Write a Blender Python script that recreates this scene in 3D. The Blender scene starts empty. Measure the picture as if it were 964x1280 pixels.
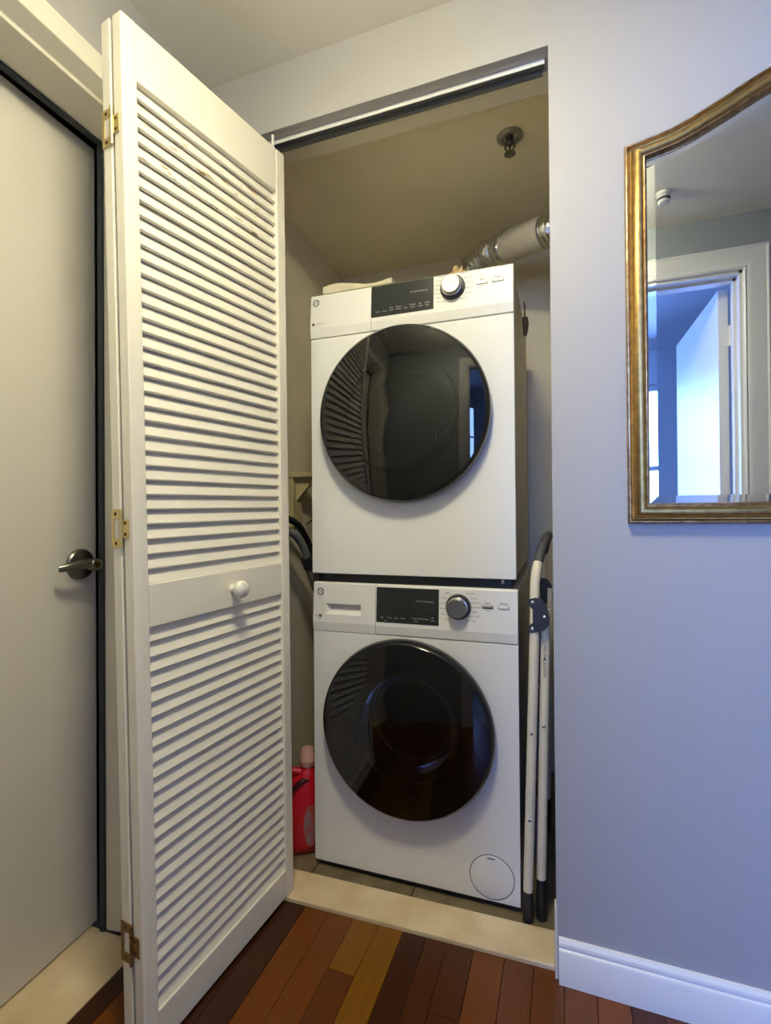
import bpy, bmesh, math, random
from mathutils import Vector, Matrix, noise
random.seed(7)
S = bpy.context.scene
COL = S.collection
PI = math.pi

# ------------------------------------------------------------------ camera
CAM = Vector((0.7143, -1.3359, 1.0433)); YAW, PIT, ROLL, FPX = 0.3466, 0.0067, -0.0075, 623.6
cd = bpy.data.cameras.new('camera'); cam = bpy.data.objects.new('camera', cd); COL.objects.link(cam)
_f = Vector((-math.sin(YAW)*math.cos(PIT), math.cos(YAW)*math.cos(PIT), math.sin(PIT)))
_r = Vector((math.cos(YAW), math.sin(YAW), 0)); _u = _r.cross(_f)
_R = math.cos(ROLL)*_r + math.sin(ROLL)*_u; _U = -math.sin(ROLL)*_r + math.cos(ROLL)*_u
m = Matrix((_R, _U, -_f)).transposed().to_4x4(); m.translation = CAM
cam.matrix_world = m
cd.sensor_fit = 'HORIZONTAL'; cd.sensor_width = 36; cd.lens = 36*FPX/964; cd.clip_start = 0.01
S.camera = cam

# ------------------------------------------------------------------ world: daylight sky outside the bedroom window
SKY_STRENGTH = 29.0
w = bpy.data.worlds.new('sky'); S.world = w; w.use_nodes = True
bg = w.node_tree.nodes['Background']; bg.inputs[0].default_value = (0.22, 0.40, 1.0, 1); bg.inputs[1].default_value = SKY_STRENGTH
# light portal in the bedroom window (guides sampling of the sky, adds no light)
pd = bpy.data.lights.new('window_portal', 'AREA'); pd.shape = 'RECTANGLE'; pd.size = 1.7; pd.size_y = 1.5
po = bpy.data.objects.new('window_portal', pd); COL.objects.link(po); po.location = (0.16, -4.05, 1.45); po.rotation_euler = (PI/2, 0, 0)
pd.cycles.is_portal = True
LAMP_STRENGTH = 87.0
LAMP_COLOR = (1.0, 0.92, 0.62, 1)
LAMP_AT = (0.46, -0.90)

vs = S.view_settings
vs.view_transform = 'Standard'; vs.look = 'None'; vs.exposure = 0.12; vs.gamma = 1.0; vs.use_curve_mapping = False
S.cycles.max_bounces = 10; S.cycles.diffuse_bounces = 5; S.cycles.sample_clamp_indirect = 8.0
S.cycles.caustics_reflective = False; S.cycles.caustics_refractive = False

# ------------------------------------------------------------------ materials
def srgb(r, g, b):
    return tuple(((c/255+0.055)/1.055)**2.4 if c > 10 else c/255/12.92 for c in (r, g, b)) + (1,)
MATS = {}
def mat(name, col, rough=0.5, metal=0.0, noise_amt=0.0, nscale=20, bump=0.0, bscale=200, spec=0.5, coat=0.0, stretch=None, col2=None, emit=None, estr=0, lo=0.35, hi=0.7):
    if name in MATS: return MATS[name]
    M = bpy.data.materials.new(name); M.use_nodes = True; nt = M.node_tree; n = nt.nodes; l = nt.links
    b = n['Principled BSDF']; b.inputs['Base Color'].default_value = col; b.inputs['Roughness'].default_value = rough
    b.inputs['Metallic'].default_value = metal; b.inputs['Specular IOR Level'].default_value = spec; b.inputs['Coat Weight'].default_value = coat
    if emit: b.inputs['Emission Color'].default_value = emit; b.inputs['Emission Strength'].default_value = estr
    tc = n.new('ShaderNodeTexCoord'); src = tc.outputs['Object']
    if stretch:
        mp = n.new('ShaderNodeMapping'); mp.inputs['Scale'].default_value = stretch; l.new(src, mp.inputs[0]); src = mp.outputs[0]
    if noise_amt or col2:
        t = n.new('ShaderNodeTexNoise'); t.inputs['Scale'].default_value = nscale; t.inputs['Detail'].default_value = 6; l.new(src, t.inputs['Vector'])
        mx = n.new('ShaderNodeMix'); mx.data_type = 'RGBA'
        c2 = col2 or tuple(max(0, c*(1-noise_amt)) for c in col[:3]) + (1,)
        mx.inputs[6].default_value = col; mx.inputs[7].default_value = c2
        rp = n.new('ShaderNodeMapRange'); rp.inputs[1].default_value = lo; rp.inputs[2].default_value = hi
        l.new(t.outputs[0], rp.inputs[0]); l.new(rp.outputs[0], mx.inputs[0]); l.new(mx.outputs[2], b.inputs['Base Color'])
    if bump:
        t2 = n.new('ShaderNodeTexNoise'); t2.inputs['Scale'].default_value = bscale; t2.inputs['Detail'].default_value = 4; l.new(src, t2.inputs['Vector'])
        bp = n.new('ShaderNodeBump'); bp.inputs['Strength'].default_value = bump; bp.inputs['Distance'].default_value = 0.002
        l.new(t2.outputs[0], bp.inputs['Height']); l.new(bp.outputs[0], b.inputs['Normal'])
    MATS[name] = M
    return M
def glassy(name, tint, ior=1.5, rough=0.0, mn=0.0):
    """thin pane: clear or tinted transmission with a fresnel reflection"""
    if name in MATS: return MATS[name]
    M = bpy.data.materials.new(name); M.use_nodes = True; nt = M.node_tree; n = nt.nodes; l = nt.links
    n.remove(n['Principled BSDF']); out = n['Material Output']
    tr = n.new('ShaderNodeBsdfTransparent'); tr.inputs[0].default_value = tint
    gl = n.new('ShaderNodeBsdfGlossy'); gl.inputs['Roughness'].default_value = rough
    fr = n.new('ShaderNodeFresnel'); fr.inputs[0].default_value = ior
    mx = n.new('ShaderNodeMixShader'); l.new(fr.outputs[0], mx.inputs[0]); l.new(tr.outputs[0], mx.inputs[1]); l.new(gl.outputs[0], mx.inputs[2]); l.new(mx.outputs[0], out.inputs[0])
    MATS[name] = M
    return M

mat('wall_paint', (0.395, 0.39, 0.40, 1), 0.55, bump=0.12, bscale=160, noise_amt=0.03, nscale=3)
mat('ceiling_paint', (0.88, 0.85, 0.78, 1), 0.7, bump=0.12, bscale=120, noise_amt=0.03, nscale=3)
mat('closet_paint', (0.82, 0.75, 0.58, 1), 0.7, bump=0.1, bscale=150, noise_amt=0.08, nscale=5)
mat('closet_ceiling_paint', (0.88, 0.79, 0.56, 1), 0.7, bump=0.1, bscale=150, noise_amt=0.06, nscale=5)
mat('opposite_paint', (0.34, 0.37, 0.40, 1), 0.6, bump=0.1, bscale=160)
mat('bedroom_paint', (0.75, 0.78, 0.82, 1), 0.6)
mat('trim_white', (0.80, 0.80, 0.80, 1), 0.35, bump=0.03)
mat('door_cream', (0.82, 0.78, 0.69, 1), 0.38, bump=0.06, bscale=90, noise_amt=0.03, nscale=8)
mat('slat_worn', (0.82, 0.78, 0.69, 1), 0.45, nscale=5, col2=srgb(150, 122, 80), stretch=(4, 4, 26), lo=0.60, hi=0.68)
mat('frame_cream', (0.74, 0.71, 0.62, 1), 0.4, bump=0.05)
mat('entry_door_paint', (0.66, 0.63, 0.575, 1), 0.45, bump=0.05, noise_amt=0.03, nscale=4)
mat('gasket', (0.035, 0.042, 0.05, 1), 0.7)
mat('black_plastic', (0.010, 0.011, 0.014, 1), 0.4)
mat('dark_plastic', (0.022, 0.024, 0.032, 1), 0.55)
mat('white_enamel', (0.80, 0.80, 0.80, 1), 0.22, coat=0.3)
mat('white_plastic', (0.75, 0.745, 0.735, 1), 0.42)
mat('cabinet_side', (0.66, 0.65, 0.62, 1), 0.4)
mat('display', (0.018, 0.021, 0.022, 1), 0.12)
mat('gloss_black', (0.008, 0.009, 0.012, 1), 0.06, coat=0.5)
mat('chrome', (0.62, 0.62, 0.63, 1), 0.22, 1.0)
mat('knob_steel', (0.30, 0.295, 0.28, 1), 0.40, 1.0, bump=0.1, bscale=500)
mat('drum_steel', (0.20, 0.20, 0.21, 1), 0.35, 1.0)
mat('drum_dark', (0.10, 0.10, 0.11, 1), 0.4, 0.6)
mat('print_gray', (0.07, 0.07, 0.075, 1), 0.7)
mat('print_light', (0.42, 0.45, 0.46, 1), 0.6)
mat('brass', srgb(224, 204, 146), 0.35, 0.75, noise_amt=0.2, nscale=60)
mat('brass_dark', srgb(92, 70, 30), 0.45, 1.0)
mat('rust_brass', srgb(150, 118, 78), 0.5, 0.8, noise_amt=0.5, nscale=120)
mat('lock_steel', (0.22, 0.22, 0.20, 1), 0.35, 1.0)
mat('knob_white', (0.80, 0.78, 0.70, 1), 0.12, coat=0.4)
mat('marble', srgb(226, 208, 176), 0.3, noise_amt=0.0, nscale=9, col2=srgb(204, 180, 142), bump=0.05, bscale=60)
mat('tile', srgb(128, 116, 92), 0.45, nscale=14, col2=srgb(96, 84, 62), bump=0.1, bscale=50)
mat('grout', srgb(60, 52, 42), 0.9)
mat('subfloor', (0.01, 0.006, 0.003, 1), 0.9)
mat('track_steel', (0.62, 0.62, 0.60, 1), 0.35, 0.6)
mat('track_dark', (0.16, 0.17, 0.18, 1), 0.5, 0.3)
mat('gold', srgb(186, 156, 96), 0.40, 1.0, nscale=70, col2=srgb(158, 130, 84), bump=0.12, bscale=240)
mat('gold_bead', srgb(214, 184, 140), 0.3, 1.0, nscale=60, col2=srgb(150, 118, 84))
mat('mirror', (0.78, 0.83, 0.89, 1), 0.0, 1.0)
mat('ladder_cream', srgb(226, 217, 194), 0.32, noise_amt=0.05, nscale=10)
mat('grip', (0.06, 0.06, 0.068, 1), 0.6, bump=0.3, bscale=400)
mat('foil', (0.72, 0.72, 0.72, 1), 0.18, 1.0, bump=1.0, bscale=90)
mat('duct_wrap', srgb(196, 188, 166), 0.55, bump=0.25, bscale=60, noise_amt=0.1, nscale=20)
mat('sprinkler_metal', (0.20, 0.19, 0.16, 1), 0.3, 1.0)
mat('sprinkler_plate', (0.36, 0.35, 0.29, 1), 0.35, 0.9)
mat('jug_red', srgb(196, 22, 38), 0.28, noise_amt=0.12, nscale=12)
mat('jug_shade', srgb(60, 6, 14), 0.4)
mat('jug_cap', srgb(190, 150, 140), 0.3)
mat('jug_label', srgb(128, 118, 124), 0.4, nscale=40, col2=srgb(190, 60, 50))
mat('hose_gray', (0.13, 0.13, 0.125, 1), 0.5)
mat('hose_black', (0.012, 0.014, 0.018, 1), 0.4)
mat('cleat_wood', srgb(196, 182, 140), 0.6, bump=0.1)
mat('paper', srgb(226, 220, 196), 0.5, noise_amt=0.06, nscale=14)
mat('film', srgb(210, 204, 180), 0.15, noise_amt=0.15, nscale=25)
mat('cloth', srgb(226, 206, 160), 0.8, col2=srgb(222, 168, 140), nscale=30)
mat('copper_tag', srgb(110, 76, 54), 0.6, col2=srgb(54, 42, 34), nscale=60)
mat('lamp_glass', (0.9, 0.85, 0.75, 1), 0.3, emit=LAMP_COLOR, estr=LAMP_STRENGTH)
mat('carpet', (0.35, 0.34, 0.33, 1), 0.9)
glassy('window_glass', (0.97, 0.98, 1.0, 1), 1.45)
glassy('door_tint', (0.24, 0.25, 0.28, 1), 1.7)
glassy('bowl_glass', (0.55, 0.56, 0.58, 1), 1.3)

# wood: colour per plank from the object colour, streaky grain
M = bpy.data.materials.new('plank_wood'); M.use_nodes = True; nt = M.node_tree; n = nt.nodes; l = nt.links
b = n['Principled BSDF']; oi = n.new('ShaderNodeObjectInfo'); tc = n.new('ShaderNodeTexCoord'); mp = n.new('ShaderNodeMapping')
mp.inputs['Scale'].default_value = (70, 3, 10); l.new(tc.outputs['Object'], mp.inputs[0])
ad = n.new('ShaderNodeVectorMath'); ad.operation = 'ADD'; l.new(mp.outputs[0], ad.inputs[0])
sc_ = n.new('ShaderNodeVectorMath'); sc_.operation = 'SCALE'; sc_.inputs[3].default_value = 40
cb = n.new('ShaderNodeCombineXYZ'); l.new(oi.outputs['Random'], cb.inputs[0]); l.new(oi.outputs['Random'], cb.inputs[1]); l.new(cb.outputs[0], sc_.inputs[0]); l.new(sc_.outputs[0], ad.inputs[1])
t = n.new('ShaderNodeTexNoise'); t.inputs['Scale'].default_value = 1.0; t.inputs['Detail'].default_value = 5; l.new(ad.outputs[0], t.inputs['Vector'])
hs = n.new('ShaderNodeMapRange'); hs.inputs[1].default_value = 0.3; hs.inputs[2].default_value = 0.7; hs.inputs[3].default_value = 0.65; hs.inputs[4].default_value = 1.25; l.new(t.outputs[0], hs.inputs[0])
mu = n.new('ShaderNodeVectorMath'); mu.operation = 'SCALE'; l.new(oi.outputs['Color'], mu.inputs[0]); l.new(hs.outputs[0], mu.inputs[3]); l.new(mu.outputs[0], b.inputs['Base Color'])
b.inputs['Roughness'].default_value = 0.32
MATS['plank_wood'] = M

# ------------------------------------------------------------------ geometry helpers
class MB:
    def __init__(s): s.v = []; s.f = []
    def add(s, vs, fs):
        o = len(s.v); s.v += [tuple(q) for q in vs]; s.f += [tuple(i+o for i in q) for q in fs]; return s
    def box(s, x0, x1, y0, y1, z0, z1):
        return s.add([(x, y, z) for z in (z0, z1) for y in (y0, y1) for x in (x0, x1)],
                     [(0, 2, 3, 1), (4, 5, 7, 6), (0, 1, 5, 4), (2, 6, 7, 3), (0, 4, 6, 2), (1, 3, 7, 5)])
    def lathe(s, prof, origin=(0, 0, 0), axis='Y', n=48, scale=(1, 1)):
        """prof: (r, h) points, h measured along axis"""
        V = []; F = []; ox, oy, oz = origin
        for r, h in prof:
            for k in range(n):
                a = 2*PI*k/n; c, q = r*math.cos(a)*scale[0], r*math.sin(a)*scale[1]
                if axis == 'Y': V.append((ox+c, oy+h, oz+q))
                elif axis == 'Z': V.append((ox+c, oy+q, oz+h))
                else: V.append((ox+h, oy+c, oz+q))
        for i in range(len(prof)-1):
            for k in range(n):
                k2 = (k+1) % n; F.append((i*n+k, i*n+k2, (i+1)*n+k2, (i+1)*n+k))
        s.add(V, F)
        o = len(s.v)-len(V)
        if prof[0][0] > 1e-5 and getattr(s, 'caps', True): s.f.append(tuple(o+k for k in range(n)))
        if prof[-1][0] > 1e-5 and getattr(s, 'caps', True): s.f.append(tuple(o+(len(prof)-1)*n+k for k in range(n)))
        return s
    def tube(s, pts, rad, n=12, closed=False, flat=1.0):
        pts = [Vector(q) for q in pts]; rings = []
        up = Vector((0.13, 0.21, 1)).normalized()
        for i, q in enumerate(pts):
            a = pts[max(i-1, 0)]; b_ = pts[min(i+1, len(pts)-1)]; t_ = (b_-a).normalized()
            if i == 0:
                s1 = t_.cross(up)
                if s1.length < 0.1: s1 = t_.cross(Vector((1, 0, 0)))
                s1.normalize()
            else: s1 = (prev - t_*prev.dot(t_)).normalized()
            prev = s1; s2 = t_.cross(s1)
            r = rad[i] if isinstance(rad, (list, tuple)) else rad
            rings.append([q + r*(math.cos(2*PI*k/n)*s1*flat + math.sin(2*PI*k/n)*s2) for k in range(n)])
        V = [v for R_ in rings for v in R_]; F = []
        for i in range(len(rings)-1):
            for k in range(n):
                k2 = (k+1) % n; F.append((i*n+k, i*n+k2, (i+1)*n+k2, (i+1)*n+k))
        F.append(tuple(range(n))); F.append(tuple((len(rings)-1)*n+k for k in range(n)))
        return s.add(V, F)
    def prism(s, poly, fn, d0, d1):
        """poly of 2-D points extruded between d0 and d1; fn(a, b, d) -> xyz"""
        k = len(poly); V = [fn(a, b_, d0) for a, b_ in poly] + [fn(a, b_, d1) for a, b_ in poly]
        F = [tuple(range(k)), tuple(range(k, 2*k))] + [(i, (i+1) % k, k+(i+1) % k, k+i) for i in range(k)]
        return s.add(V, F)
    def warp(s, fn): s.v = [tuple(fn(*q)) for q in s.v]; return s

def finish(o, smooth, bevel, seg):
    if bevel:
        md = o.modifiers.new('bevel', 'BEVEL'); md.width = bevel; md.segments = seg; md.limit_method = 'ANGLE'; md.angle_limit = math.radians(40)
    return o
def build(name, mb, material, parent=None, smooth=None, bevel=0, seg=2, local=False, loc=None):
    me = bpy.data.meshes.new(name); me.from_pydata(mb.v, [], mb.f)
    bm = bmesh.new(); bm.from_mesh(me); bmesh.ops.recalc_face_normals(bm, faces=bm.faces); bm.to_mesh(me); bm.free()
    if smooth is not None:
        for q in me.polygons: q.use_smooth = True
        me.set_sharp_from_angle(angle=math.radians(smooth))
    for mm in (material if isinstance(material, (list, tuple)) else [material]): me.materials.append(MATS[mm])
    o = bpy.data.objects.new(name, me); COL.objects.link(o)
    if parent is not None:
        o.parent = parent
        if not local and parent.parent is None: o.location = -parent.location
    if loc: o.location = loc
    return finish(o, smooth, bevel, seg)
def tag(o, label, cat, kind=None, group=None):
    o['label'] = label; o['category'] = cat
    if kind: o['kind'] = kind
    if group: o['group'] = group
    return o
def thing(name, label, cat, loc=(0, 0, 0), rotz=0, kind=None, group=None):
    o = bpy.data.objects.new(name, None); COL.objects.link(o); o.location = loc; o.rotation_euler = (0, 0, rotz); o.empty_display_size = 0.05
    return tag(o, label, cat, kind, group)
_tc = {}
def text_geo(body, size, font_bold=False):
    key = (body, size)
    if key in _tc: return _tc[key]
    c = bpy.data.curves.new('t', 'FONT'); c.body = body; c.size = size; c.align_x = 'CENTER'; c.align_y = 'CENTER'; c.resolution_u = 2
    o = bpy.data.objects.new('t', c); COL.objects.link(o); bpy.context.view_layer.update()
    me = bpy.data.meshes.new_from_object(o.evaluated_get(bpy.context.evaluated_depsgraph_get()))
    g = ([tuple(v.co) for v in me.vertices], [tuple(q.vertices) for q in me.polygons])
    bpy.data.objects.remove(o); bpy.data.curves.remove(c); bpy.data.meshes.remove(me)
    _tc[key] = g
    return g
def put_text(mb, body, size, fn):
    v, f = text_geo(body, size); mb.add([fn(a, b_) for a, b_, _ in v], f)

# ------------------------------------------------------------------ the setting
YW, YB = -0.1435, -0.013          # hall face and closet face of the wall with the closet opening
XL, XJ = -0.27, 0.686             # left wall / right jamb of the opening
ZF, ZH, ZC = -0.003, 2.1134, 2.296
YS = -1.44                        # wall opposite the closet
XE = 2.5
CX1, CY1, CZ1 = 0.775, 0.80, 2.155   # closet right wall, back wall, ceiling

o = build('wall_north', MB().add(
    [(x, y, z) for y in (YW, YB) for x, z in ((XL, ZH), (XJ, ZH), (XJ, ZF-0.02), (XE, ZF-0.02), (XE, ZC), (XL, ZC))],
    [(0, 1, 2, 3, 4, 5), (6, 11, 10, 9, 8, 7)] + [(i, (i+1) % 6, 6+(i+1) % 6, 6+i) for i in range(6)]), 'wall_paint', bevel=0.002)
tag(o, 'pale grey hall wall with the closet opening cut into it', 'wall', 'structure')

EY0, EY1 = -1.31, -0.349          # entry door opening along the left wall
o = build('wall_west', MB().box(XL-0.16, XL, EY1+0.001, 0.93, ZF-0.02, ZC).box(XL-0.16, XL, YS-0.1, EY0, ZF-0.02, ZC).box(XL-0.16, XL, EY0, EY1+0.001, 2.04, ZC), 'wall_paint')
tag(o, 'left hall wall around the entry door', 'wall', 'structure')

DX0, DX1, DZ = 0.60, 1.418, 2.058
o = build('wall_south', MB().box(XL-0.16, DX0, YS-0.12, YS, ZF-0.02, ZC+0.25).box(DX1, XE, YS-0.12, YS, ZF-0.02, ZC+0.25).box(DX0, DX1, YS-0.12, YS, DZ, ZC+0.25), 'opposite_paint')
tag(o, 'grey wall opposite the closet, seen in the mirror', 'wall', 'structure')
o = build('wall_east', MB().box(XE, XE+0.1, YS-0.12, 0.0, ZF-0.02, ZC), 'wall_paint'); tag(o, 'end wall of the hall to the right', 'wall', 'structure')
o = build('ceiling', MB().box(XL-0.16, XE+0.1, YS, YB, ZC, ZC+0.08), 'ceiling_paint'); tag(o, 'plain painted hall ceiling', 'ceiling', 'structure')

# closet interior
o = build('wall_closet_back', MB().box(XL-0.16, CX1+0.1, CY1, CY1+0.08, -0.03, CZ1+0.1), 'closet_paint'); tag(o, 'beige back wall of the closet behind the machines', 'wall', 'structure')
o = build('wall_closet_left', MB().box(XL, XL+0.006, YB, CY1, -0.03, CZ1+0.05), 'closet_paint'); tag(o, 'beige left wall inside the closet', 'wall', 'structure')
o = build('wall_closet_right', MB().box(CX1, CX1+0.08, YB, CY1+0.08, -0.03, CZ1+0.1), 'closet_paint'); tag(o, 'beige right wall inside the closet', 'wall', 'structure')
o = build('ceiling_closet', MB().box(XL, CX1+0.08, YB, CY1+0.02, CZ1, CZ1+0.06), 'closet_ceiling_paint'); tag(o, 'low olive beige ceiling inside the closet', 'ceiling', 'structure')
# wall skirt inside header/jamb (closet side of the front wall)
o = build('wall_closet_front', MB().box(XJ+0.002, CX1, YB, YB+0.006, -0.03, CZ1), 'closet_paint'); tag(o, 'narrow return wall inside the closet beside the right jamb', 'wall', 'structure')

# closet floor: tiles on a grout bed
fl = build('floor_closet', MB().box(XL, CX1, -0.06, CY1, -0.04, -0.004), 'grout'); tag(fl, 'dull brown tiled closet floor under the washer', 'floor', 'structure')
tb = MB().box(-0.1485, 0.1485, -0.1485, 0.1485, -0.012, 0.0)
proto = None
for ix in range(-1, 4):
    for iy in range(0, 3):
        cx, cy = 0.456 + (ix-1)*0.30 - 0.0, 0.105 + iy*0.30
        x0, x1 = max(cx-0.1485, XL+0.008), min(cx+0.1485, CX1-0.002); y0, y1 = max(cy-0.1485, -0.058), min(cy+0.1485, CY1-0.002)
        if x1-x0 < 0.01: continue
        t_ = build('tile', MB().box(x0, x1, y0, y1, -0.012, 0.0), 'tile', fl, bevel=0.0015, seg=1)

# marble sill of the closet (lies slightly askew)
sl = thing('closet_sill', 'cream marble sill slab in front of the washer', 'sill', (0.2, -0.09, 0.0))
sk = 0.032
def skew(x, y, z): return (x, y + sk*(x-0.33), z)
mb = MB().box(XL+0.004, XJ-0.004, -0.137, -0.032, -0.02, 0.008).warp(skew)
build('slab', mb, 'marble', sl, bevel=0.003)
tag(build('trim_1', MB().box(XJ-0.0035, XJ+0.002, YW-0.0015, YW+0.02, ZF, 0.16), 'frame_cream'), 'chipped caulk strip at the foot of the right jamb', 'trim', 'structure')

# wood floor
fo = build('floor', MB().box(XL, XE, YS-0.13, YW+0.06, -0.05, -0.0165), 'subfloor'); tag(fo, 'dark reddish brown strip wood floor of the hall', 'floor', 'structure')
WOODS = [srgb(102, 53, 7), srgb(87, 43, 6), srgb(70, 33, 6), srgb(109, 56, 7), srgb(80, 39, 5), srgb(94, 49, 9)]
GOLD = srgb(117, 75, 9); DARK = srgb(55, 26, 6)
pm = None
def plank(x0, x1, y0, y1, col):
    global pm
    if pm is None:
        pm = bpy.data.meshes.new('plank'); q = MB()
        q.add([(-.5, -.5, -1), (.5, -.5, -1), (.5, .5, -1), (-.5, .5, -1), (-.5, -.5, -.1), (.5, -.5, -.1), (.5, .5, -.1), (-.5, .5, -.1),
               (-.49, -.498, 0), (.49, -.498, 0), (.49, .498, 0), (-.49, .498, 0)],
              [(0, 3, 2, 1), (0, 1, 5, 4), (1, 2, 6, 5), (2, 3, 7, 6), (3, 0, 4, 7), (4, 5, 9, 8), (5, 6, 10, 9), (6, 7, 11, 10), (7, 4, 8, 11), (8, 9, 10, 11)])
        pm.from_pydata(q.v, [], q.f); pm.materials.append(MATS['plank_wood'])
    p_ = bpy.data.objects.new('plank', pm); COL.objects.link(p_); p_.parent = fo
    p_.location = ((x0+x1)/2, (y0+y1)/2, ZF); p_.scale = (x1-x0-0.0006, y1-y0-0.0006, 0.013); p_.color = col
edges = [0.049]
while edges[0] > XL+0.03: edges.insert(0, edges[0]-0.0665)
edges[0] = XL
edges += [0.118, 0.187, 0.2535, 0.320, 0.380, 0.432, 0.497, 0.569]
while edges[-1] < XE: edges.append(min(edges[-1]+0.0665, XE))
YE = YW + 0.055
special = {3: None}
for i in range(len(edges)-1):
    x0, x1 = edges[i], edges[i+1]; xm = (x0+x1)/2
    y = YS-0.125
    cuts = [y]
    while cuts[-1] < YE-0.001:
        cuts.append(min(cuts[-1] + random.uniform(0.32, 0.75), YE))
    if len(cuts) > 2 and YE-cuts[-2] < 0.15: cuts.pop(-2)
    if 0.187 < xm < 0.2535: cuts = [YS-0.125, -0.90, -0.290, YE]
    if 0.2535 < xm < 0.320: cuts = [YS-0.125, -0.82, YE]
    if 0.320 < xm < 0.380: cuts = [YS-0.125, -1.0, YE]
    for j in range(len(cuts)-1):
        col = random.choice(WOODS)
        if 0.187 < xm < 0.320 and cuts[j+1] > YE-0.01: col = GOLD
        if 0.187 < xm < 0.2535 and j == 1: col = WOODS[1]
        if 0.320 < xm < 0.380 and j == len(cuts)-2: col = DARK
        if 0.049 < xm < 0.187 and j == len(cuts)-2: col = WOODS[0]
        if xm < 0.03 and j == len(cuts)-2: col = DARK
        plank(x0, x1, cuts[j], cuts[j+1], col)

# baseboard right of the closet
def basebd(name, x0, x1, y, sgn, lab):
    prof = [(0, ZF), (0.0145, ZF), (0.0145, 0.066), (0.012, 0.072), (0.0085, 0.0745), (0.0085, 0.0775), (0.0105, 0.080), (0.0095, 0.086), (0.005, 0.0925), (0, 0.094)]
    q = MB().prism(prof, lambda a, b_, d: (d, y + sgn*a, b_), x0, x1)
    return tag(build(name, q, 'trim_white', smooth=25), lab, 'baseboard', 'structure')
basebd('baseboard_north', XJ+0.005, XE, YW, -1, 'white moulded baseboard under the mirror')
basebd('baseboard_south', DX1+0.1, XE, YS, 1, 'white baseboard along the opposite hall wall')

# sliding track of the folding door in the opening's head
tr = thing('door_track', 'white metal folding door track under the closet header', 'door track', (0.2, -0.1, ZH))
build('front_flange', MB().box(XL+0.02, XJ-0.009, -0.1125, -0.1105, ZH-0.0125, ZH-0.0003), 'trim_white', tr)
build('channel', MB().box(XL+0.02, XJ-0.010, -0.1105, -0.084, ZH-0.0025, ZH-0.0003), 'track_dark', tr)
build('rear_flange', MB().box(XL+0.02, XJ-0.014, -0.0865, -0.084, ZH-0.0125, ZH-0.0025).box(XL+0.02, XJ-0.014, -0.084, -0.076, ZH-0.0125, ZH-0.0115), 'track_dark', tr)
tag(build('trim_5', MB().box(XL+0.007, XJ-0.001, -0.075, YB, ZH-0.0012, ZH-0.0002), 'closet_paint'), 'beige painted underside of the header behind the track', 'trim', 'structure')

# ------------------------------------------------------------------ entry door in the left wall
fr = thing('door_frame', 'cream metal frame around the entry door', 'door frame', (XL, EY1, 0), kind='structure')
fr.name = 'trim_2'
prof = [(0.0, -0.053), (0.006, -0.053), (0.006, 0.0), (-0.030, 0.018), (-0.030, 0.026), (-0.115, 0.037), (-0.120, 0.037), (-0.120, -0.03), (0.0, -0.03)]   # (x from wall face, d inward)
def frame_sweep(prof, y0, y1, ztop, zbot):
    q = MB(); k = len(prof); V = []
    for (cy, cz, sy, sz) in ((y1, zbot, -1, 0), (y1, ztop, -1, -1), (y0, ztop, 1, -1), (y0, zbot, 1, 0)):
        for x, d in prof: V.append((XL + x, cy + sy*d, cz + sz*d))
    F = [tuple(range(k)), tuple(range(3*k, 4*k))]
    for sgm in range(3):
        for i in range(k): j = (i+1) % k; F.append((sgm*k+i, sgm*k+j, (sgm+1)*k+j, (sgm+1)*k+i))
    return q.add(V, F)
build('frame', frame_sweep(prof, EY0, EY1, 2.037, 0.001), 'frame_cream', fr, bevel=0.0015, seg=1)
build('gasket', frame_sweep([(-0.117, 0.020), (-0.117, 0.044), (-0.129, 0.046), (-0.129, 0.020)], EY0, EY1, 2.037, 0.001), 'gasket', fr)
st = build('strike_plate', MB().box(XL-0.075, XL-0.035, EY1-0.030, EY1-0.012, 0.885, 0.985), 'lock_steel', fr, bevel=0.001, seg=1)

es = thing('entry_sill', 'cream marble sill under the entry door', 'sill', (XL-0.05, -0.8, 0))
build('slab', MB().box(XL-0.17, XL+0.004, EY0+0.002, EY1-0.0385, -0.02, 0.0005), 'marble', es, bevel=0.002)
build('slab_end', MB().box(XL-0.028, XL+0.004, EY1-0.0380, EY1+0.05, -0.02, 0.0005), 'marble', es, bevel=0.002)

dl = 0.895; da = math.radians(2.2)
d1 = thing('door_1', 'plain off-white entry door standing slightly ajar', 'door', (XL-0.128, EY0+0.042, 0), da, kind='structure')
build('leaf', MB().box(-0.042, 0, 0.002, dl, 0.005, 2.001), 'entry_door_paint', d1, bevel=0.002, local=True)
lv = build('lock_rosette', MB().lathe([(0.038, 0.0), (0.038, 0.005), (0.034, 0.009), (0.012, 0.010)], (0, dl-0.048, 0.927), 'X', 40), 'lock_steel', d1, smooth=30, local=True)
q = MB().lathe([(0.0105, 0.009), (0.0105, 0.032), (0.0150, 0.036), (0.0150, 0.056), (0.013, 0.0585)], (0, dl-0.048, 0.927), 'X', 28)
build('lever_hub', q, 'lock_steel', lv, smooth=30, local=True)
ly = dl-0.048
build('lever_handle', MB().tube([(0.046, ly, 0.929), (0.047, ly-0.025, 0.931), (0.048, ly-0.05, 0.930), (0.045, ly-0.070, 0.927), (0.036, ly-0.086, 0.924)], [0.012, 0.0115, 0.0105, 0.0095, 0.008], 14, flat=0.75), 'lock_steel', lv, smooth=50, local=True)
build('keyhole', MB().lathe([(0.008, 0.0586), (0.008, 0.0596), (0.001, 0.0596)], (0, ly, 0.927), 'X', 20).box(0.0595, 0.0602, ly-0.0012, ly+0.0012, 0.922, 0.932), 'brass_dark', lv, local=True)

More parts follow.
